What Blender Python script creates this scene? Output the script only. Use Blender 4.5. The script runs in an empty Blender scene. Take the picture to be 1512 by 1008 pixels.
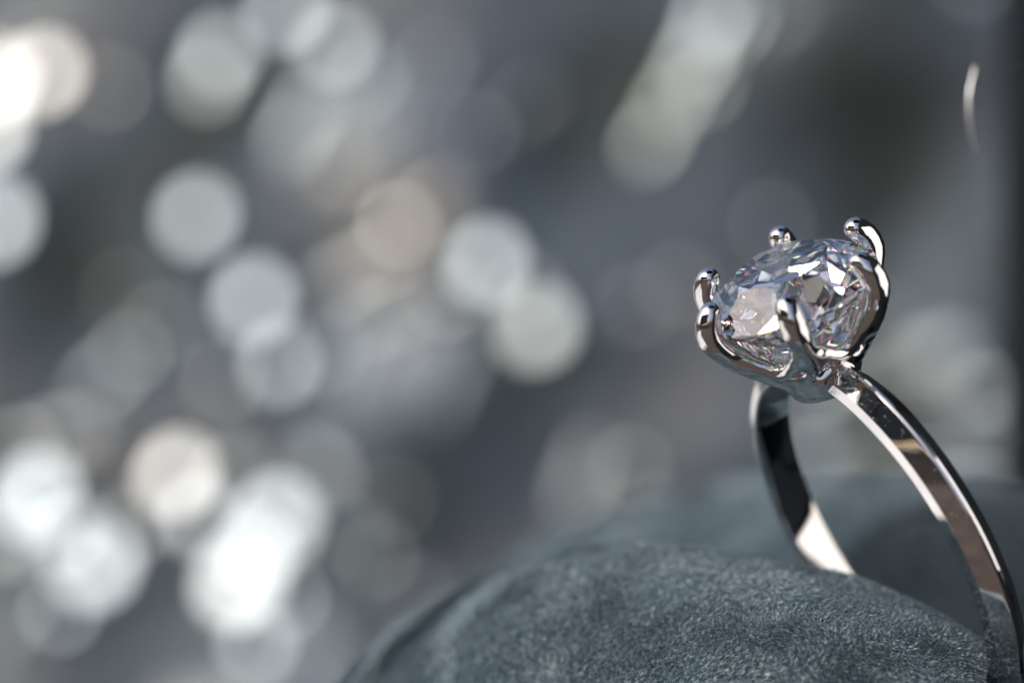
import bpy, math, random
import numpy as np
from mathutils import Matrix, Vector

# 1 unit = 1 cm.  Everything is measured first in the camera's frame in millimetres (X right, Y away, Z up),
# then laid into the world by a plain rigid rotation (camera pitched slightly down).
MM = 0.1
PITCH = math.radians(5.0)
CAM_H = 6.4                                        # camera height over the table, cm
SC = bpy.context.scene
COL = SC.collection
SC.unit_settings.system = 'METRIC'
SC.unit_settings.scale_length = 0.01
rng = np.random.default_rng(7)

ROT = Matrix.Rotation(-PITCH, 4, 'X')
WORLD = Matrix.Translation((0, 0, CAM_H)) @ ROT
WN = np.array(WORLD)


def to_world(p):                                    # camera-frame mm -> world cm
    p = np.asarray(p, float) * MM
    return p @ WN[:3, :3].T + WN[:3, 3]


# ------------------------------------------------------------------ camera
cd = bpy.data.cameras.new('camera')
cam = bpy.data.objects.new('camera', cd)
COL.objects.link(cam)
cam.matrix_world = WORLD @ Matrix.Rotation(math.radians(90), 4, 'X')
cd.sensor_width = 36.0
cd.lens = 36.0 * 8000 / 1512
cd.clip_start = 0.5
cd.clip_end = 5000
cd.dof.use_dof = True
cd.dof.focus_distance = 19.86
APERTURE_R = 0.335                                   # lens opening radius, cm
cd.dof.aperture_fstop = cd.lens * 1e-3 / (2 * APERTURE_R)
cd.dof.aperture_blades = 0
SC.camera = cam

# ------------------------------------------------------------------ sky and sun
SUN_CAM = np.array([-.78, -.42, .47])               # toward the sun, camera frame
S = SUN_CAM @ WN[:3, :3].T
S = S / np.linalg.norm(S)
elev = math.asin(S[2])
azim = math.atan2(S[0], S[1])                       # clockwise from +Y
w = bpy.data.worlds.new('World')
SC.world = w
w.use_nodes = True
nt = w.node_tree
nt.nodes.clear()
sky = nt.nodes.new('ShaderNodeTexSky')
sky.sky_type = 'NISHITA'
sky.sun_disc = False
sky.sun_elevation = elev
sky.sun_rotation = azim
sky.dust_density = 6.0
sky.air_density = 0.8
sky.ozone_density = 1.0
bg = nt.nodes.new('ShaderNodeBackground')
bg.inputs['Strength'].default_value = 0.13
wo = nt.nodes.new('ShaderNodeOutputWorld')
nt.links.new(sky.outputs[0], bg.inputs[0])
nt.links.new(bg.outputs[0], wo.inputs[0])
sl = bpy.data.lights.new('sun', 'SUN')
sl.energy = 3.2
sl.angle = math.radians(0.5)
sl.color = (1.0, 0.96, 0.90)
sun = bpy.data.objects.new('sun', sl)
COL.objects.link(sun)
sun.rotation_euler = Vector(-S).to_track_quat('-Z', 'Y').to_euler()

SC.view_settings.view_transform = 'Standard'
SC.view_settings.look = 'None'
SC.view_settings.exposure = 0.5
SC.view_settings.gamma = 1.0
cy = SC.cycles
cy.use_denoising = True
cy.max_bounces = 24
cy.transmission_bounces = 20
cy.glossy_bounces = 12
cy.transparent_max_bounces = 12
cy.sample_clamp_indirect = 12.0
cy.sample_clamp_direct = 0.0
cy.blur_glossy = 0.0
cy.caustics_reflective = True
cy.caustics_refractive = True


# ------------------------------------------------------------------ helpers
def tag(o, label=None, cat=None, kind=None):
    if label: o['label'] = label
    if cat: o['category'] = cat
    if kind: o['kind'] = kind
    return o


def empty(name, mw):
    o = bpy.data.objects.new(name, None)
    o.empty_display_size = 0.2
    COL.objects.link(o)
    o.matrix_world = mw
    return o


def mesh_obj(name, V, F, mat, parent=None, smooth=True, normals=None):
    me = bpy.data.meshes.new(name)
    V = np.asarray(V, float)
    F = [tuple(int(i) for i in f) for f in F] if not isinstance(F, np.ndarray) else F
    if isinstance(F, np.ndarray):
        n, k = F.shape
        me.vertices.add(len(V))
        me.vertices.foreach_set('co', V.astype(np.float32).ravel())
        me.loops.add(n * k)
        me.loops.foreach_set('vertex_index', F.astype(np.int32).ravel())
        me.polygons.add(n)
        me.polygons.foreach_set('loop_start', np.arange(0, n * k, k, dtype=np.int32))
        me.polygons.foreach_set('loop_total', np.full(n, k, np.int32))
        me.update(calc_edges=True)
    else:
        me.from_pydata([tuple(v) for v in V], [], F)
        me.update()
    me.validate()
    me.polygons.foreach_set('use_smooth', np.full(len(me.polygons), smooth))
    if normals is not None:
        me.normals_split_custom_set_from_vertices([tuple(x) for x in normals])
    me.materials.append(mat)
    o = bpy.data.objects.new(name, me)
    COL.objects.link(o)
    if parent is not None:
        o.parent = parent
    return o


class NT:
    """small node helper"""
    def __init__(s, name):
        s.m = bpy.data.materials.new(name)
        s.m.use_nodes = True
        s.t = s.m.node_tree
        s.t.nodes.clear()
        s.out = s.n('ShaderNodeOutputMaterial')

    def n(s, ty, **k):
        x = s.t.nodes.new(ty)
        for a, v in k.items():
            if a in x.inputs: x.inputs[a].default_value = v
            else: setattr(x, a, v)
        return x

    def l(s, a, b): s.t.links.new(a, b)

    def ramp(s, fac, stops):
        r = s.n('ShaderNodeValToRGB')
        e = r.color_ramp.elements
        while len(e) < len(stops): e.new(0.5)
        for i, (p, c) in enumerate(stops):
            e[i].position = p
            e[i].color = (*c, 1) if len(c) == 3 else c
        s.l(fac, r.inputs[0])
        return r


def smooth_noise(x, y, z, seed, octaves=4, scale=1.0, gain=0.5):
    """sum of random plane waves: cheap smooth noise on arrays"""
    r = np.random.default_rng(seed)
    out = np.zeros_like(x)
    amp = 1.0
    f = scale
    for o in range(octaves):
        for k in range(7):
            d = r.normal(size=3); d /= np.linalg.norm(d)
            out += amp * np.sin((x * d[0] + y * d[1] + z * d[2]) * f * r.uniform(.7, 1.4) * 2 * math.pi + r.uniform(0, 6.28)) / 3.0
        amp *= gain
        f *= 2.0
    return out


# ------------------------------------------------------------------ materials
def mat_silver():
    g = NT('polished white gold')
    tc = g.n('ShaderNodeTexCoord')
    nz = g.n('ShaderNodeTexNoise', Scale=9.0, Detail=6.0)
    g.l(tc.outputs['Object'], nz.inputs['Vector'])
    rr = g.ramp(nz.outputs[0], [(.35, (.015,) * 3), (.62, (.03,) * 3), (.74, (.09,) * 3)])
    b = g.n('ShaderNodeBsdfPrincipled', Metallic=1.0)
    b.inputs['Base Color'].default_value = (.80, .79, .79, 1)
    g.l(rr.outputs[0], b.inputs['Roughness'])
    # hairline polishing marks
    mp = g.n('ShaderNodeMapping'); mp.inputs['Scale'].default_value = (2.0, 34.0, 2.0); mp.inputs['Rotation'].default_value = (.3, .15, .5)
    g.l(tc.outputs['Object'], mp.inputs[0])
    n3 = g.n('ShaderNodeTexNoise', Scale=1.6, Detail=8.0, Roughness=.75)
    g.l(mp.outputs[0], n3.inputs['Vector'])
    r3 = g.ramp(n3.outputs[0], [(.60, (0, 0, 0)), (.72, (.10,) * 3)])
    ad = g.n('ShaderNodeMath', operation='ADD')
    g.l(rr.outputs[0], ad.inputs[0]); g.l(r3.outputs[0], ad.inputs[1])
    g.l(ad.outputs[0], b.inputs['Roughness'])
    bu = g.n('ShaderNodeBump', Strength=.02, Distance=.01)
    n2 = g.n('ShaderNodeTexNoise', Scale=14.0, Detail=3.0)
    g.l(tc.outputs['Object'], n2.inputs['Vector'])
    g.l(n2.outputs[0], bu.inputs['Height'])
    g.l(bu.outputs[0], b.inputs['Normal'])
    g.l(b.outputs[0], g.out.inputs[0])
    return g.m


def mat_diamond():
    g = NT('diamond')
    prev = None
    k = .15                                          # share of the light that is split into colours
    for c, ior in (((1 - k,) * 3, 2.42), ((k, 0, 0), 2.405), ((0, k, 0), 2.42), ((0, 0, k), 2.44)):
        gl = g.n('ShaderNodeBsdfGlass', IOR=ior, Roughness=0.0)
        gl.inputs['Color'].default_value = (*c, 1)
        if prev is None:
            prev = gl
        else:
            ad = g.n('ShaderNodeAddShader')
            g.l(prev.outputs[0], ad.inputs[0]); g.l(gl.outputs[0], ad.inputs[1])
            prev = ad
    g.l(prev.outputs[0], g.out.inputs[0])
    return g.m


def mat_velvet(name, fibre=False):
    g = NT(name)
    tc = g.n('ShaderNodeTexCoord')
    nz = g.n('ShaderNodeTexNoise', Scale=5.0 if not fibre else 60.0, Detail=5.0)
    g.l(tc.outputs['Object'], nz.inputs['Vector'])
    if fibre:
        rr = g.ramp(nz.outputs[0], [(.32, (.02, .045, .062)), (.52, (.085, .132, .16)), (.72, (.37, .44, .49))])
    else:
        rr = g.ramp(nz.outputs[0], [(.3, (.022, .042, .054)), (.7, (.055, .085, .104))])
    b = g.n('ShaderNodeBsdfPrincipled', Roughness=.4 if fibre else .9)
    g.l(rr.outputs[0], b.inputs['Base Color'])
    b.inputs['Sheen Weight'].default_value = 1.0 if not fibre else .4
    b.inputs['Sheen Roughness'].default_value = .4
    b.inputs['Sheen Tint'].default_value = (.75, .88, 1, 1)
    b.inputs['Specular IOR Level'].default_value = .45 if fibre else .1
    if not fibre:
        bu = g.n('ShaderNodeBump', Strength=.7, Distance=.02)
        n2 = g.n('ShaderNodeTexNoise', Scale=60.0, Detail=4.0)
        g.l(tc.outputs['Object'], n2.inputs['Vector'])
        g.l(n2.outputs[0], bu.inputs['Height'])
        g.l(bu.outputs[0], b.inputs['Normal'])
    g.l(b.outputs[0], g.out.inputs[0])
    return g.m


def mat_foil():
    g = NT('crumpled foil')
    tc = g.n('ShaderNodeTexCoord')
    nz = g.n('ShaderNodeTexNoise', Scale=.55, Detail=3.0)
    g.l(tc.outputs['Object'], nz.inputs['Vector'])
    rr = g.ramp(nz.outputs[0], [(.36, (.112, .122, .108)), (.5, (.212, .244, .273)), (.64, (.38, .370, .355))])
    b = g.n('ShaderNodeBsdfPrincipled', Metallic=1.0, Roughness=.43)
    g.l(rr.outputs[0], b.inputs['Base Color'])
    g.l(b.outputs[0], g.out.inputs[0])
    return g.m


def mat_plain(name, col, rough=.8, spec=.3, var=.25, scale=2.0):
    g = NT(name)
    tc = g.n('ShaderNodeTexCoord')
    nz = g.n('ShaderNodeTexNoise', Scale=scale, Detail=6.0)
    g.l(tc.outputs['Object'], nz.inputs['Vector'])
    rr = g.ramp(nz.outputs[0], [(.3, tuple(c * (1 - var) for c in col)), (.7, tuple(c * (1 + var) for c in col))])
    b = g.n('ShaderNodeBsdfPrincipled', Roughness=rough)
    b.inputs['Specular IOR Level'].default_value = spec
    g.l(rr.outputs[0], b.inputs['Base Color'])
    bu = g.n('ShaderNodeBump', Strength=.3, Distance=.02)
    g.l(nz.outputs[0], bu.inputs['Height'])
    g.l(bu.outputs[0], b.inputs['Normal'])
    g.l(b.outputs[0], g.out.inputs[0])
    return g.m


M_SILVER = mat_silver()
M_DIAMOND = mat_diamond()
M_VELVET = mat_velvet('velvet backing')
M_FIBRE = mat_velvet('velvet pile', True)
M_FOIL = mat_foil()
M_TABLE = mat_plain('table', (.085, .068, .060), .95, .04, .35, .8)
M_DARK = mat_plain('dark box lining', (.006, .008, .010), .9, .05)

# ------------------------------------------------------------------ the table
gs = 3000
gv = np.array([(-gs, -gs, 0), (gs, -gs, 0), (gs, gs, 0), (-gs, gs, 0)])
tag(mesh_obj('table_surface', gv, [(0, 1, 2, 3)], M_TABLE, smooth=False), kind='structure')

# ------------------------------------------------------------------ crumpled foil behind
BG_Y = 390.0
PXB = BG_Y / 8000.0                                  # mm per photo pixel at the foil


def bgp(px, py): return (px - 756) * PXB, (504 - py) * PXB


def build_foil():
    r = np.random.default_rng(4)
    while len(GLINTS) < 260:                          # the crumple goes on beyond the frame
        px, py = r.uniform(-1800, 3300), r.uniform(-1400, 1040)
        if -80 < px < 1590 and -80 < py < 1100: continue
        GLINTS.append((px, py, r.uniform(.05, .9), r.uniform(4, 30), r.uniform(-80, 80)))
    # finer grid where the folds are small, coarser far out
    xs = np.concatenate([np.linspace(-125, -46, 130)[:-1], np.linspace(-46, 50, 470), np.linspace(50, 125, 120)[1:]])
    zs = np.concatenate([np.linspace(-150, -32, 190)[:-1], np.linspace(-32, 32, 320), np.linspace(32, 95, 110)[1:]])
    nx, nz_ = len(xs), len(zs)
    X, Z = np.meshgrid(xs, zs)
    sn = SUN_CAM / np.linalg.norm(SUN_CAM)

    def tilt(x0, z0):                                # sheet slope that mirrors the sun to a viewer in front
        view = -np.array([x0, BG_Y, z0]); view /= np.linalg.norm(view)
        hv = view + sn
        return hv[0] / hv[1], hv[2] / hv[1]
    # crumple: flats of random tilt, blended
    r = np.random.default_rng(23)
    npts = 900
    cx = r.uniform(-135, 135, npts); cz = r.uniform(-155, 105, npts)
    bias = np.full(npts, .0)
    for zx, zy, rad, am in ZONES:
        x0, z0 = bgp(zx, zy)
        bias += (1.3 if am < 0 else 1.0) * am * np.exp(-((cx - x0) ** 2 + (cz - z0) ** 2) / (rad * PXB) ** 2)
    sx, sz = tilt(0, 0)
    gx = r.normal(0, .13, npts) + (bias * .8 - .02) * sx; gz = r.normal(0, .13, npts) + (bias * .8 - .02) * sz
    ch = r.normal(0, .25, npts)
    num = np.zeros_like(X); den = np.zeros_like(X)
    for i in range(npts):
        m = (abs(X - cx[i]) < 24) & (abs(Z - cz[i]) < 24)
        dx = X[m] - cx[i]; dz = Z[m] - cz[i]
        wgt = np.exp(-((dx * dx + dz * dz) / 52.0)) + 1e-9
        num[m] += wgt * (ch[i] + gx[i] * dx + gz[i] * dz)
        den[m] += wgt
    H = num / np.maximum(den, 1e-12)
    H += .05 * smooth_noise(X, Z, X * 0, 5, 3, .12, .5)
    # folds that catch the sun: (px, py, half length px, half width px, angle deg from horizontal, amount)
    # press flat the accidental places where the loose crumple would mirror the sun
    for it in range(60):
        hz_, hx_ = np.gradient(H, zs, xs)
        q = np.clip((np.hypot(hx_ - sx * 1.0, hz_ - sz * 1.0) - .30) / .12, 0, 1)
        soft = H.copy()
        for ax in (0, 1):
            soft = sum(np.roll(soft, k, ax) for k in range(-4, 5)) / 9
        hot = 1 - q
        if hot.max() < .02: break
        for ax in (0, 1):
            hot = np.maximum.reduce([hot, np.roll(hot, 4, ax), np.roll(hot, -4, ax)])
        H = H * (1 - hot) + soft * hot
    Hd = H.copy()
    for (px, py, level, hl, ang) in GLINTS:
        x0, z0 = bgp(px, py)
        hc = H[min(np.searchsorted(zs, z0), nz_ - 1), min(max(np.searchsorted(xs, x0), 0), nx - 1)]
        area = level * FOLD_K * (1 + .019 * hl)
        hx, hz = tilt(x0, z0)
        a = max(hl, math.sqrt(area), 12.0); b = max(area / a, 12.0)
        f = min(area / (a * b), 1.0)                 # a dim fold is turned a little off the sun's mirror angle
        off = math.asin(min(.95, math.sqrt(.0342 * (1 / math.sqrt(f) - 1))))
        mt = math.hypot(hx, hz); kk = math.tan(math.atan(mt) - off) / mt
        hx *= kk; hz *= kk
        dx = X - x0; dz = Z - z0
        c, s_ = math.cos(math.radians(ang)), math.sin(math.radians(ang))
        u = (dx * c + dz * s_) / (a * PXB); v = (-dx * s_ + dz * c) / (b * PXB)
        d = np.sqrt(u * u + v * v)
        core = np.clip((1.7 - d) / .7, 0, 1)
        core = core * core * (3 - 2 * core)
        Hd = Hd * (1 - core) + (hc + hx * dx + hz * dz) * core
    # the sheet hangs, bends at its foot and runs forward over the table
    Rb = 5.0
    t = np.clip((-25 - Z) / Rb, 0, math.pi / 2)      # bend angle
    s_ = np.maximum(-25 - Z - Rb * math.pi / 2, 0)
    Yc = BG_Y - Rb + Rb * np.cos(t) - s_
    Zc = np.where(Z > -25, Z, -25 - Rb * np.sin(t)) - s_ * .0875
    Y = Yc - Hd * np.cos(t) + (Z + 38) * .02
    Zc = Zc + Hd * np.sin(t)
    P = to_world(np.stack([X, Y, Zc], -1).reshape(-1, 3))
    P[:, 2] = np.maximum(P[:, 2], .02)
    idx = np.arange(nx * nz_).reshape(nz_, nx)
    F = np.stack([idx[:-1, :-1], idx[:-1, 1:], idx[1:, 1:], idx[1:, :-1]], -1).reshape(-1, 4)
    base = np.array(P.mean(0)); base[2] = P[:, 2].min()
    o = mesh_obj('crumpled_foil', P - base, F, M_FOIL)
    o.location = base
    tag(o, 'large crumpled silver foil sheet standing far behind the ring, all soft bright spots', 'foil')
    return o


FOLD_K = 780.0
# wide soft tone of the crumple: px, py, radius px, + toward the light / - away from it
ZONES = [(60, 500, 130, -.35), (150, 290, 110, -.25), (840, 230, 190, -.3), (1250, 300, 230, -.25), (640, 700, 120, -.3), (880, 640, 110, -.2),
         (250, 930, 130, -.25), (1330, 610, 240, .38), (150, 60, 180, .12), (560, 200, 160, .1), (620, 570, 110, .15), (480, 560, 120, .1),
         (1010, 130, 120, .2), (1200, 60, 120, .1), (700, 60, 100, -.1), (450, 480, 120, .1), (230, 520, 110, .1), (700, 860, 100, -.2)]
# folds that catch the sun: px, py, light, half length px, angle deg
GLINTS = [
    (62, 106, .5, 6, 60), (-10, 120, .5, 26, 70), (-22, 190, .5, 20, 70), (-6, 325, .65, 14, 60),
    (318, 80, .5, 14, 62), (303, 118, .3, 12, 62), (420, 12, .38, 22, 40), (492, 66, .32, 12, 60), (440, 185, .22, 40, 62),
    (288, 318, .55, 9, 60), (372, 442, .55, 16, -30), (410, 534, .42, 8, 60), (718, 388, .6, 9, 0), (791, 482, .78, 10, 80), (770, 425, .16, 6, 0),
    (50, 735, .85, 28, -60), (134, 828, .95, 28, -50), (15, 790, .4, 14, 0), (258, 700, .55, 16, -75), (292, 762, .3, 14, -75),
    (404, 772, .85, 30, 52), (352, 856, .85, 30, 52),  (378, 950, .28, 10, 60), (420, 885, .2, 6, 0), (88, 902, .2, 10, 0),
    (588, 332, .13, 10, 0), (640, 300, .06, 30, 30), (190, 520, .1, 8, 0), (235, 480, .08, 8, 0), (150, 560, .1, 30, 40), (582, 737, .06, 2, 0), (556, 822, .09, 2, 0),
    (92, 782, .4, 22, -50), (378, 815, .4, 22, 52),
    (855, 728, .17, 16, 80), (860, 700, .06, 40, 80), (705, 195, .05, 6, 0), (780, 150, .04, 30, 30),
    (962, 205, .24, 24, 58), (992, 150, .26, 26, 58), (1025, 90, .28, 26, 58), (1050, 30, .28, 28, 58), (1040, 125, .12, 20, 58), (1085, 30, .16, 28, 58), (1150, 20, .05, 30, 30),
    (530, 400, .1, 60, 25), (560, 470, .06, 40, 10), (660, 560, .07, 50, 70), (90, 640, .09, 40, 0), (20, 900, .1, 40, 60),
    (160, 130, .05, 12, 40), (540, 120, .08, 20, 60), (330, 560, .07, 10, 0), (480, 520, .08, 12, 0), (180, 430, .05, 12, 30), (660, 440, .08, 8, 0),
    (340, 700, .1, 20, 60), (30, 660, .1, 12, 0), (190, 780, .1, 16, 60), (520, 790, .05, 10, 0), (610, 880, .04, 20, 20), (930, 690, .05, 10, 0), (960, 760, .05, 12, 0),
    (940, 450, .03, 20, 0), (1140, 330, .04, 8, 0), (1000, 420, .03, 14, 0), (500, 250, .05, 16, 60), (640, 90, .04, 20, 60), (1440, -30, .05, 8, 0),
    (1380, 520, .12, 50, 10), (1450, 580, .12, 40, 0), (1340, 690, .12, 50, 0), (1220, 560, .1, 40, 20), (1290, 480, .06, 40, 10), (1200, 680, .12, 30, 0), (1420, 720, .12, 40, 0),
    (1340, 560, .07, 60, 20), (1250, 640, .06, 50, 10), (1430, 640, .08, 50, 0), (470, 690, .1, 30, -40), (460, 960, .1, 40, 45),
]
build_foil()


# ------------------------------------------------------------------ velvet cushion
RR = np.array([[0.45749858, 0.81553485, -0.35439801], [-0.87093585, 0.33058354, -0.36357291], [-0.17934823, 0.47499203, 0.86152004]])
RC = np.array([13.946, 202.026, -7.224])
def px_at(px, py, y):
    return np.array([(px - 756) * y / 8000.0, y, (504 - py) * y / 8000.0])


def lobe(name, centre, axes, dirs, seed, parent, base, n_fibre, seg=(220, 140), noise=.25, fib=(.25, .022), region=None):
    """a stuffed velvet roll (superellipsoid) + its pile"""
    U = dirs                                        # rows: long, side, up
    axes = np.array(axes, float)
    e = .85

    def surf(th, ph):
        def sp(v, k): return np.sign(v) * np.abs(v) ** k
        a = sp(np.cos(ph), 1) * sp(np.cos(th), e)
        b = sp(np.cos(ph), 1) * sp(np.sin(th), e)
        c = np.sin(ph)
        q = np.stack([a * axes[0], b * axes[1], c * axes[2]], -1)
        p = centre + q @ U
        nn = np.stack([a / axes[0], b / axes[1], c / axes[2]], -1) @ U
        nn /= np.linalg.norm(nn, axis=-1, keepdims=True)
        d = noise * smooth_noise(p[..., 0], p[..., 1], p[..., 2], seed, 3, .06, .42)
        return p + nn * d[..., None], nn
    nu, nv = seg
    th, ph = np.meshgrid(np.linspace(0, 2 * np.pi, nu, endpoint=False), np.linspace(-math.pi / 2 * .98, math.pi / 2 * .999, nv))
    P, N = surf(th, ph)
    P = to_world(P.reshape(-1, 3)); P[:, 2] = np.maximum(P[:, 2], .012)
    idx = np.arange(nu * nv).reshape(nv, nu)
    i2 = np.roll(idx, -1, 1)
    F = np.stack([idx[:-1], i2[:-1], i2[1:], idx[1:]], -1).reshape(-1, 4)
    F = list(map(tuple, F)) + [tuple(idx[-1]), tuple(idx[0][::-1])]
    o = mesh_obj(name, P - base, F, M_VELVET, parent)
    # pile
    r = np.random.default_rng(seed + 100)
    K = n_fibre * 6
    th = r.uniform(0, 2 * np.pi, K); ph = np.arcsin(r.uniform(-.35, 1, K))
    p, n = surf(th, ph)
    vis = (n * (-p / np.linalg.norm(p, axis=-1, keepdims=True))).sum(-1) > -.25
    vis &= (p[:, 0] / p[:, 1] > -.115) & (p[:, 0] / p[:, 1] < .112) & (p[:, 2] / p[:, 1] > -.085)
    if region is not None: vis &= region(p)
    q = (p - RC) @ RR                                # keep the pile clear of the metal
    rad = np.hypot(q[:, 0], q[:, 2])
    vis &= ~((np.abs(q[:, 1]) < 1.05) & (np.abs(rad - 7.5) < .95))
    p = p[vis][:n_fibre]; n = n[vis][:n_fibre]
    K = len(p)
    # brushed pile: lean direction wanders over the surface -> light and dark patches
    a1 = smooth_noise(p[:, 0], p[:, 1], p[:, 2], seed + 5, 3, .11, .6)
    a2 = smooth_noise(p[:, 0], p[:, 1], p[:, 2], seed + 6, 3, .13, .6)
    lean = np.stack([a1 * 2.2, a2 * 2.0, -.15 + 0 * a1], -1) + r.normal(0, .7, (K, 3))
    lean -= n * (lean * n).sum(-1, keepdims=True)
    d = n * .85 + lean * .7
    d /= np.linalg.norm(d, axis=-1, keepdims=True)
    L = r.uniform(.6, 1.25, K)[:, None] * fib[0]
    side = np.cross(d, r.normal(size=(K, 3))); side /= np.linalg.norm(side, axis=-1, keepdims=True)
    curl = r.normal(0, .16, (K, 3)) * L
    wv = side * fib[1] / 2
    mid = p + d * L * .55 + curl * .5
    tip = p + d * L + curl * 1.2 - n * L * .15
    q = np.stack([p - wv, p + wv, mid + wv * .8, mid - wv * .8, tip], 1)
    Vt = to_world(q.reshape(-1, 3)) - base
    b5 = (np.arange(K) * 5)[:, None]
    Ft = np.concatenate([b5 + np.array([0, 1, 2]), b5 + np.array([0, 2, 3]), b5 + np.array([3, 2, 4])])
    f = mesh_obj('pile', Vt, Ft, M_FIBRE, o)
    f['kind'] = 'stuff'
    return o


DL = np.array([-.52, .854, 0]); DS = np.array([.854, .52, 0]); DU = np.array([0, 0, 1.])
DIRS = np.stack([DL, DS, DU])
cbase = to_world(px_at(1050, 1100, 222)); cbase[2] = 0.0
cushion = empty('velvet_cushion', Matrix.Translation(cbase))
tag(cushion, 'grey blue velvet ring cushion of two plump rolls with a slot holding the ring', 'cushion')
c1 = px_at(985, 1346, 211) + np.array([0.0, 0.1, 0])
lobe('front_roll', c1, (23, 11.5, 14.4), DIRS, 3, cushion, cbase, 380000, region=lambda p: (p[:, 1] < 215) | (np.random.default_rng(2).random(len(p)) < .45), noise=.30)
c2 = px_at(1340, 1281, 238) + np.array([-2.4, 1.8, 0])
D2 = np.array([-.80, .60, 0]); D2s = np.array([.60, .80, 0])
lobe('back_roll', c2, (28, 13, 17.0), np.stack([D2, D2s, DU]), 8, cushion, cbase, 50000, fib=(.4, .05))

# ------------------------------------------------------------------ dark box wall at the right
def rounded_slab(name, p0, p1, thick, z0, z1, mat, label, cat):
    """upright slab between two plan points with rounded vertical ends and top (camera-frame mm)"""
    p0 = np.array(p0, float); p1 = np.array(p1, float)
    d = p1 - p0; L = np.linalg.norm(d); d /= L; s = np.array([-d[1], d[0]])
    prof = []
    for c0, a0, a1 in ((0, 90, 270), (L, -90, 90)):
        for k in range(9):
            a = math.radians(a0 + (a1 - a0) * k / 8)
            prof.append((c0 + math.cos(a) * thick / 2, math.sin(a) * thick / 2))
    rings = [(z0, 1.0, 0), (z1 - thick * .5, 1.0, 0), (z1 - thick * .2, .8, 1), (z1, .35, 2)]
    V = []
    for z, k, _ in rings:
        for (u, v) in prof:
            uu = min(max(u, 0), L); q = p0 + d * (uu + (u - uu) * k) + s * v * k
            V.append((q[0], q[1], z))
    n = len(prof); F = []
    for j in range(len(rings) - 1):
        for i in range(n):
            F.append((j * n + i, j * n + (i + 1) % n, (j + 1) * n + (i + 1) % n, (j + 1) * n + i))
    F.append(tuple(range((len(rings) - 1) * n, len(rings) * n)))
    V = to_world(np.array(V)); base = V.mean(0); base[2] = max(V[:, 2].min(), .012)
    V[:, 2] = np.maximum(V[:, 2], .012)
    o = mesh_obj(name, V - base, F, mat)
    o.location = base
    tag(o, label, cat)
    return o


rounded_slab('box_wall', (25.1, 262), (46, 120), 3.0, -60, 46, M_DARK,
             'dark upright wall of the box at the right edge, beside the ring', 'box wall')

M_BOUNCE = mat_plain('white cloth', (.78, .77, .77), .95, .05, .06, 2.0)  # for the added out-of-view surfaces that the metal mirrors as white


def build_bounce_cloth():  # added out of view to put a white line along the band edge
    nx, ny = 120, 90
    X, Y = np.meshgrid(np.linspace(-150, -22, nx), np.linspace(176, 285, ny))
    h = 1.6 * smooth_noise(X, Y, X * 0, 21, 3, .012, .5)
    edge = np.minimum.reduce([X + 150, -22 - X, Y - 176, 285 - Y]) / 12
    h = (h + 3.4) * np.clip(edge, 0, 1) ** .6
    P = to_world(np.stack([X, Y, X * 0], -1).reshape(-1, 3)); P[:, 2] = .06 + np.maximum(h.ravel(), 0) * MM
    idx = np.arange(nx * ny).reshape(ny, nx)
    F = np.stack([idx[:-1, :-1], idx[:-1, 1:], idx[1:, 1:], idx[1:, :-1]], -1).reshape(-1, 4)
    base = P.mean(0); base[2] = 0
    o = mesh_obj('bounce_cloth', P - base, F, M_BOUNCE)
    o.location = base
    sd = o.modifiers.new('thickness', 'SOLIDIFY'); sd.thickness = .04
    tag(o, 'white sheet added out of view left of the cushion, mirrored in the band edge', 'bounce_cloth')


build_bounce_cloth()
def rounded_box(name, lo, hi, r, mat):
    import bmesh
    lo = np.array(lo, float); hi = np.array(hi, float)
    bm = bmesh.new()
    bmesh.ops.create_cube(bm, size=1.0)
    for v in bm.verts:
        q = (lo + hi) / 2 + np.array(v.co) * (hi - lo)
        v.co = Vector(q * MM)
    bmesh.ops.bevel(bm, geom=bm.edges[:], offset=r * MM, segments=4, affect='EDGES', profile=.5)
    me = bpy.data.meshes.new(name); bm.to_mesh(me); bm.free()
    me.materials.append(mat)
    o = bpy.data.objects.new(name, me); COL.objects.link(o)
    return o


def lathe(name, prof, n, mat, parent=None):
    V = []; F = []
    for r_, z in prof:
        for k in range(n):
            a = 2 * math.pi * k / n
            V.append((r_ * MM * math.cos(a), r_ * MM * math.sin(a), z * MM))
    for j_ in range(len(prof) - 1):
        for k in range(n):
            F.append((j_ * n + k, j_ * n + (k + 1) % n, (j_ + 1) * n + (k + 1) % n, (j_ + 1) * n + k))
    F.append(tuple(range(n))[::-1]); F.append(tuple((len(prof) - 1) * n + k for k in range(n)))
    return mesh_obj(name, V, F, mat, parent)


bx = to_world((-92, 172, 0)); bx[2] = 0.0
blocker = empty('shade_goblet', Matrix.Translation(bx))  # added out of view, shaped to shade the valley between the velvet rolls
tag(blocker, 'dark stemmed cup added out of view at the left to shade the velvet rolls', 'shade_goblet')
lathe('foot', [(13, .3), (13.5, 1), (12, 2), (4, 4), (1.4, 7)], 48, M_DARK, blocker)
lathe('stem', [(1.2, 6), (1.0, 50), (1.3, 96)], 24, M_DARK, blocker)
lathe('bowl', [(1.5, 95), (4.5, 98), (6.3, 104), (6.8, 116), (6.5, 132), (6.1, 138), (5.7, 138), (6.0, 120), (5, 106), (1, 101)], 48, M_DARK, blocker)
cn = rounded_box('sky_blocker', (-450, -500, 1500), (800, 450, 1560), 8, M_DARK)  # added overhead, unseen, so the prong tips mirror something dark
tag(cn, 'dark slab added overhead out of view, to be mirrored in the prong tips', 'sky_blocker')
gb = to_world((-52, 345, 0)); gb[2] = 0.0
bounce_root = empty('bounce_box', Matrix.Translation(gb))  # added out of view so the rim of the back band mirrors white
tag(bounce_root, 'small white box added out of view, to be mirrored white in the back band', 'box')
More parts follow.
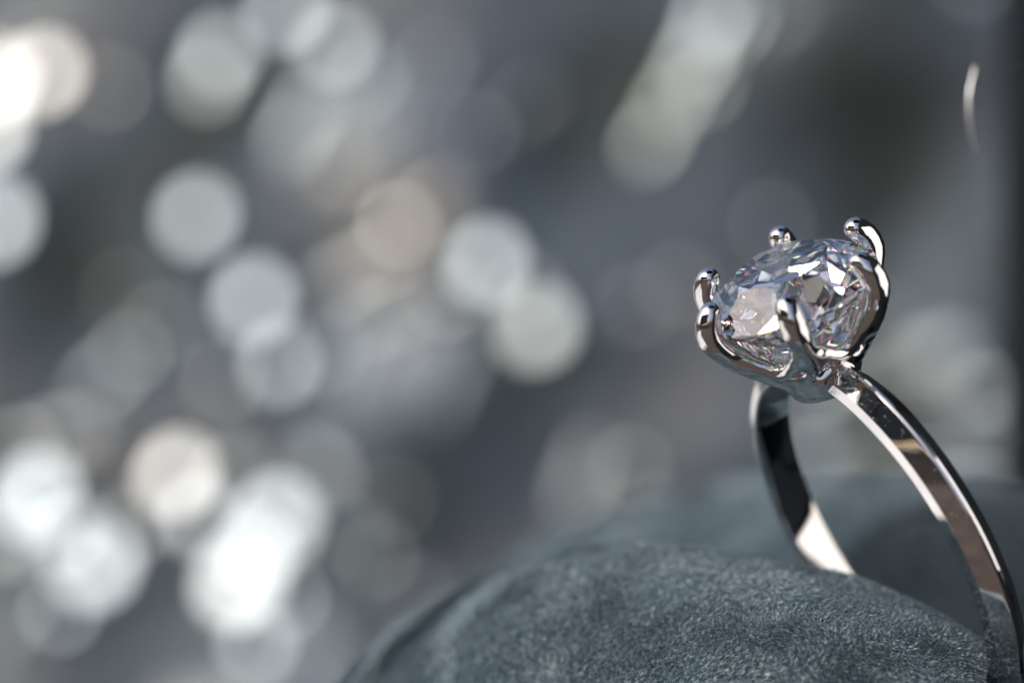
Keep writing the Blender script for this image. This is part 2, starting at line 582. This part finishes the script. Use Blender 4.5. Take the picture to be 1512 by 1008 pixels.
for nm, z0, z1, g in (('box_base', .2, 30, 0), ('lid', 30.4, 44, .6)):
    o_ = rounded_box(nm, (-16 - g, -9 - g, z0), (16 + g, 9 + g, z1), .7, M_BOUNCE); o_.parent = bounce_root


def glint_sliver():  # sliver added only to draw a thin glint of unknown source
    R_, r_, n, m = 1.3, .004, 96, 12
    c = px_at(1480, 162, 212)
    V = []; F = []
    for i in range(n + 1):
        a = math.radians(144 + 72 * i / n)
        for k in range(m):
            b = 2 * math.pi * k / m
            rr = .004 + .085 * max(0, -math.cos(a)) ** 9
            q = R_ + rr * math.cos(b)
            V.append(c + np.array([q * math.cos(a), rr * math.sin(b) + .25 * math.sin(a), q * math.sin(a) * 2.2]))
    for i in range(n):
        for k in range(m):
            F.append((i * m + k, i * m + (k + 1) % m, (i + 1) * m + (k + 1) % m, (i + 1) * m + k))
    base = to_world(c)
    top = empty('glint_sliver', Matrix.Translation(base))
    tag(top, 'thin curved sliver added for a glint in front of the dark wall at top right', 'glint sliver')
    mesh_obj('curve', to_world(np.array(V)) - base, F, M_GLINT, top)
    a0 = math.radians(144); P0 = c + np.array([R_ * math.cos(a0), .25 * math.sin(a0), R_ * math.sin(a0) * 2.2]); P1 = np.array([30.3, P0[1], P0[2]])
    V = []
    for q in (P0, P1):
        for k in range(10):
            b = 2 * math.pi * k / 10
            V.append(q + np.array([0, r_ * math.cos(b), r_ * math.sin(b)]))
    F = [(k, (k + 1) % 10, 10 + (k + 1) % 10, 10 + k) for k in range(10)]
    mesh_obj('pin', to_world(np.array(V)) - base, F, M_GLINT, top)


M_GLINT = NT('glint sliver metal')
_b = M_GLINT.n('ShaderNodeBsdfPrincipled', Metallic=1.0, Roughness=.3)
_b.inputs['Base Color'].default_value = (.6, .6, .6, 1)
M_GLINT.l(_b.outputs[0], M_GLINT.out.inputs[0])
M_GLINT = M_GLINT.m
glint_sliver()
cb_ = to_world((31.3, 190, 1.5))
bounce_card = rounded_box('white_bounce_card', (-.35, -13, -10.5), (.35, 13, 12.5), .15, M_BOUNCE)  # added out of view to put a white patch inside the back band
bounce_card.location = cb_; bounce_card.rotation_euler = (0, 0, math.radians(10.07))
tag(bounce_card, 'small white panel added out of view on the dark wall, mirrored inside the band', 'bounce_card')
M_BROWN = mat_plain('brown reflection screen', (.17, .15, .125), .75, .3, .3, .2)  # for the slab added far out of view, mirrored dark in the band
rounded_slab('reflection_screen', (-900, -2600), (-3000, 100), 60, -60, 1150, M_BROWN,
             'brown slab added out of view at the left, to be mirrored in the band', 'screen')
# ------------------------------------------------------------------ the ring
ring_m = Matrix.Identity(4)
rw = WN[:3, :3] @ RR
rc = to_world(RC)
for i in range(3):
    for j in range(3):
        ring_m[i][j] = rw[i, j] * MM                 # ring is modelled in mm
    ring_m[i][3] = rc[i]
# base of the empty: lowest point of the hoop
ring = empty('diamond_ring', ring_m)
tag(ring, 'silver coloured solitaire ring with one large clear diamond held by six prongs', 'ring')

R_IN, R_OUT, HW = 6.92, 8.22, .80


def band():
    nphi = 360
    V = []
    prof0 = []
    # closed profile in (axial, radial 0..1) ; fine rounding at the edges
    pts = [(-1, .10), (-1, .15), (-.84, .46), (-.55, .655), (-.20, .865), (-.12, .905), (0, .925), (.12, .905), (.20, .865), (.55, .655), (.84, .46), (1, .15), (1, .10),
           (.93, .03), (.6, .0), (0, -.02), (-.6, .0), (-.93, .03)]
    for i in range(nphi):
        ph = 2 * math.pi * i / nphi
        a = abs((ph + math.pi) % (2 * math.pi) - math.pi)     # 0 at the head
        t = min(a / math.radians(38), 1); t = t * t * (3 - 2 * t)
        hw = HW * (.84 + .16 * t)
        ro = R_IN + (R_OUT - R_IN) * (.86 + .14 * t)
        t2 = min(max((a - math.radians(4)) / math.radians(5), 0), 1); t2 = t2 * t2 * (3 - 2 * t2)
        ro = R_IN + .25 + (ro - R_IN - .25) * t2
        for (u, v) in pts:
            rad = R_IN + (ro - R_IN) * v
            V.append((rad * math.sin(ph), u * hw, rad * math.cos(ph)))
    n = len(pts)
    F = []
    for i in range(nphi):
        for j in range(n):
            F.append((i * n + j, i * n + (j + 1) % n, ((i + 1) % nphi) * n + (j + 1) % n, ((i + 1) % nphi) * n + j))
    o = mesh_obj('band', V, F, M_SILVER, ring)
    bv = o.modifiers.new('soft edges', 'BEVEL')
    bv.width = .045; bv.segments = 3; bv.limit_method = 'ANGLE'; bv.angle_limit = math.radians(18)
    wnm = o.modifiers.new('flat flanks', 'WEIGHTED_NORMAL'); wnm.weight = 80
    return o


band()


# the head: one signed-distance solid, cut into basket and six prongs that share their normals
def smin(a, b, k):
    h = np.clip(.5 + .5 * (b - a) / k, 0, 1)
    return b * (1 - h) + a * h - k * h * (1 - h)


def chain(P, pts):
    best = None
    for (a, ra), (b, rb) in zip(pts[:-1], pts[1:]):
        a = np.array(a); b = np.array(b); ab = b - a
        t = np.clip(((P - a) @ ab) / (ab @ ab), 0, 1)
        d = np.linalg.norm(P - a - t[..., None] * ab, axis=-1) - (ra + (rb - ra) * t)
        best = d if best is None else smin(best, d, .06)
    return best


def cr(pts, n=4):
    """Catmull-Rom refinement of (r, z, rad) rows"""
    A = np.array(pts, float); out = []
    A = np.vstack([2 * A[0] - A[1], A, 2 * A[-1] - A[-2]])
    for i in range(1, len(A) - 2):
        for k in range(n):
            t = k / n
            out.append(.5 * ((2 * A[i]) + (-A[i - 1] + A[i + 1]) * t + (2 * A[i - 1] - 5 * A[i] + 4 * A[i + 1] - A[i + 2]) * t * t + (-A[i - 1] + 3 * A[i] - 3 * A[i + 1] + A[i + 2]) * t ** 3))
    out.append(A[-2])
    return np.array(out)


PR = cr([(3.31, 11.36, .43), (3.57, 11.0, .47), (3.64, 10.45, .50), (3.42, 9.92, .48), (2.98, 9.25, .47), (2.40, 8.55, .42), (1.76, 7.82, .36), (1.05, 7.15, .40)], 2)
C30, S30 = math.cos(math.pi / 6), math.sin(math.pi / 6)
PRONG = [((r * C30, r * S30, z), q) for r, z, q in PR]
ARC = []
for az, r, z, q in ((-4, 2.30, 8.40, .30), (0, 2.30, 8.40, .30), (8, 2.36, 8.48, .30), (16, 2.56, 8.78, .31), (23, 2.85, 9.15, .32), (30, 3.1, 9.5, .32)):
    ARC.append(((r * math.cos(math.radians(az)), r * math.sin(math.radians(az)), z), q))


def fold(P):
    r = np.hypot(P[..., 0], P[..., 1]); th = np.arctan2(P[..., 1], P[..., 0])
    th = np.abs((th + math.pi / 6) % (math.pi / 3) - math.pi / 6)
    return np.stack([r * np.cos(th), r * np.sin(th), P[..., 2]], -1), r


def sdf_parts(P):
    Q, r = fold(P)
    a = chain(Q, PRONG); b = chain(Q, ARC)
    # cup at the foot
    dz = np.abs(P[..., 2] - 6.98) - .28; dr = r - 1.12
    c = np.hypot(np.maximum(dz, 0), np.maximum(dr, 0)) + np.minimum(np.maximum(dz, dr), 0) - .25
    return a, b, c


def sdf(P):
    a, b, c = sdf_parts(P)
    D = smin(smin(a, b, .3), c, .3)
    # solid wall of the cup below the arches ...
    r = np.hypot(P[..., 0], P[..., 1])
    dz = np.abs(P[..., 2] - 7.46) - .44; dr = r - (1.38 + .45 * (P[..., 2] - 7.0))
    D = smin(D, np.hypot(np.maximum(dz, 0), np.maximum(dr, 0)) + np.minimum(np.maximum(dz, dr), 0) - .14, .2)
    # ... with one round window beside each shoulder of the band
    for az in (-22, 158):
        d = np.array([math.cos(math.radians(az)), math.sin(math.radians(az)), .0])
        q = P - np.array([0, 0, 7.60])
        t = q @ d
        w_ = np.linalg.norm(q - t[..., None] * d, axis=-1) - .50
        w_ = np.maximum(w_, 1.50 - q @ (d * .87 + np.array([0, 0, .5])))
        w_ = np.maximum(w_, .4 - t)
        D = -smin(-D, w_, .12)
    return D


def head():
    h = .075
    lo = np.array([-4.35, -4.35, 6.2]); hi = np.array([4.35, 4.35, 12.1])
    n = np.ceil((hi - lo) / h).astype(int)
    ax = [lo[i] + h * np.arange(n[i]) for i in range(3)]
    G = np.stack(np.meshgrid(*ax, indexing='ij'), -1)
    D = np.empty(G.shape[:3])
    for i in range(0, n[0], 16):
        D[i:i + 16] = sdf(G[i:i + 16])
    # surface nets
    ins = D < 0
    c = np.stack([ins[i:n[0] - 1 + i, j:n[1] - 1 + j, k:n[2] - 1 + k] for i in (0, 1) for j in (0, 1) for k in (0, 1)], -1)
    act = c.any(-1) & ~c.all(-1)
    vid = -np.ones(act.shape, int); vid[act] = np.arange(act.sum())
    V = G[:-1, :-1, :-1][act] + h / 2
    quads = []
    for axn in range(3):
        a, b = [x for x in range(3) if x != axn]
        sl0 = [slice(1, n[i] - 1) for i in range(3)]; sl1 = list(sl0)
        sl0[axn] = slice(0, n[axn] - 1); sl1[axn] = slice(1, n[axn])
        s0 = ins[tuple(sl0)]; s1 = ins[tuple(sl1)]
        I = np.argwhere(s0 != s1)
        flip = s0[tuple(I.T)]
        I[:, a] += 1; I[:, b] += 1
        da = np.zeros(3, int); da[a] = 1; db = np.zeros(3, int); db[b] = 1
        q = np.stack([vid[tuple((I - da - db).T)], vid[tuple((I - db).T)], vid[tuple(I.T)], vid[tuple((I - da).T)]], -1)
        if axn == 1: flip = ~flip
        q[~flip] = q[~flip][:, ::-1]
        quads.append(q)
    F = np.concatenate(quads)

    def grad(P):
        e = .05; g = np.zeros_like(P)
        for i in range(3):
            d = np.zeros(3); d[i] = e
            g[:, i] = (sdf(P + d) - sdf(P - d)) / (2 * e)
        return g
    # relax then project
    for it in range(4):
        acc = np.zeros_like(V); cnt = np.zeros(len(V))
        for k in range(4):
            np.add.at(acc, F[:, k], V[F[:, (k + 1) % 4]]); np.add.at(cnt, F[:, k], 1)
        V = V * .5 + .5 * acc / np.maximum(cnt, 1)[:, None]
        for _ in range(2):
            g = grad(V); V = V - sdf(V)[:, None] * g / np.maximum((g * g).sum(-1, keepdims=True), 1e-6)
    N = grad(V); N /= np.linalg.norm(N, axis=-1, keepdims=True)
    for it in range(8):                              # polish
        acc = np.zeros_like(N)
        for k in range(4):
            np.add.at(acc, F[:, k], N[F[:, (k + 1) % 4]] + N[F[:, k - 1]])
        N = N * .3 + acc / np.maximum(np.linalg.norm(acc, axis=-1, keepdims=True), 1e-9) * .7
        N /= np.linalg.norm(N, axis=-1, keepdims=True)
    fc = V[F].mean(1)
    a, b, c_ = sdf_parts(fc)
    az = np.arctan2(fc[:, 1], fc[:, 0])
    sec = np.floor(az / (math.pi / 3)).astype(int) % 6
    isp = (a < b - .02) & (fc[:, 2] > 8.35)
    for s in range(-1, 6):
        m = (~isp) if s < 0 else (isp & (sec == s))
        f = F[m]; u, inv = np.unique(f, return_inverse=True)
        f = inv.reshape(f.shape)
        mesh_obj('basket' if s < 0 else 'prong', V[u], f, M_SILVER, ring, normals=N[u])


head()


# the stone: a round brilliant cut from half-spaces
def brilliant():
    import bmesh
    R = 3.36; zg = 10.55
    bm = bmesh.new()
    bmesh.ops.create_cone(bm, cap_ends=True, segments=96, radius1=R, radius2=R, depth=8)
    def cut(n, d):
        n = Vector(n).normalized()
        res = bmesh.ops.bisect_plane(bm, geom=bm.verts[:] + bm.edges[:] + bm.faces[:], plane_co=n * d, plane_no=n, clear_outer=True, dist=1e-6)
        e = [x for x in res['geom_cut'] if isinstance(x, bmesh.types.BMEdge)]
        if e: bmesh.ops.edgeloop_fill(bm, edges=e)
    ct = -.28                                          # rotate the cut a little within the prongs
    gt = .055                                         # half girdle
    def fac(az, ang, rad, z):                         # plane through point at radius rad, height z, tilted ang from horizontal
        s = 1 if z >= 0 else -1
        n = Vector((math.sin(ang) * math.cos(az), math.sin(ang) * math.sin(az), s * math.cos(ang)))
        p = Vector((rad * math.cos(az), rad * math.sin(az), z))
        return n, n.dot(p)
    A = math.radians
    for k in range(8):
        cut(*fac(ct + k * math.pi / 4, A(34.5), R * .995, gt))
        cut(*fac(ct + k * math.pi / 4, A(40.8), R * .995, -gt))
    for k in range(16):
        az = ct + (k + .5) * math.pi / 8
        cut(*fac(az, A(42.0), R * .998, gt))
        cut(*fac(az, A(42.3), R * .998, -gt))
    zt = gt + .158 * 2 * R
    cut((0, 0, 1), zt)
    for k in range(8):
        az = ct + (k + .5) * math.pi / 4
        # star facets: touch table edge mid points
        n, _ = fac(az, A(22), 1, 1)
        cut(n, n.dot(Vector((.535 * R * math.cos(az), .535 * R * math.sin(az), zt))))
    bmesh.ops.translate(bm, verts=bm.verts, vec=(0, 0, zg))
    bmesh.ops.recalc_face_normals(bm, faces=bm.faces)
    me = bpy.data.meshes.new('diamond')
    bm.to_mesh(me); bm.free()
    me.materials.append(M_DIAMOND)
    o = bpy.data.objects.new('diamond', me)
    COL.objects.link(o); o.parent = ring
    return o


brilliant()


# fine dust caught on the band beside the setting
def dust():
    r = np.random.default_rng(31)
    V = []; F = []
    M = M_DUST
    for k in range(260):
        if k < 190:
            ph = math.radians(abs(r.normal(0, 9)) + 13.5); u = -r.uniform(.25, .98)
        else:
            ph = math.radians(r.uniform(12, 70)); u = -r.uniform(.1, .95)
        v = .94 - (abs(u) - .2) / .65 * .46 if abs(u) > .2 else .93
        if abs(u) > .84: v = .46 - (abs(u) - .84) / .16 * .3
        a = math.degrees(ph); t = min(a / 38, 1); t = t * t * (3 - 2 * t)
        rad = R_IN + (R_OUT - R_IN) * (.86 + .14 * t) * v
        c = np.array([rad * math.sin(ph), u * HW * (.84 + .16 * t), rad * math.cos(ph)])
        s_ = r.uniform(.006, .02) * (1.6 if k > 235 else 1)
        b = len(V)
        for q in r.normal(size=(5, 3)):
            V.append(c + q / np.linalg.norm(q) * s_ * r.uniform(.7, 1.6))
        F += [(b, b + 1, b + 2), (b, b + 2, b + 3), (b, b + 3, b + 1), (b + 1, b + 2, b + 4), (b + 2, b + 3, b + 4), (b + 3, b + 1, b + 4)]
    o = mesh_obj('dust', V, F, M, ring, smooth=False)
    o['kind'] = 'stuff'


M_DUST = mat_plain('dust', (.6, .62, .62), .8, .3, .1, 5.0)
dust()
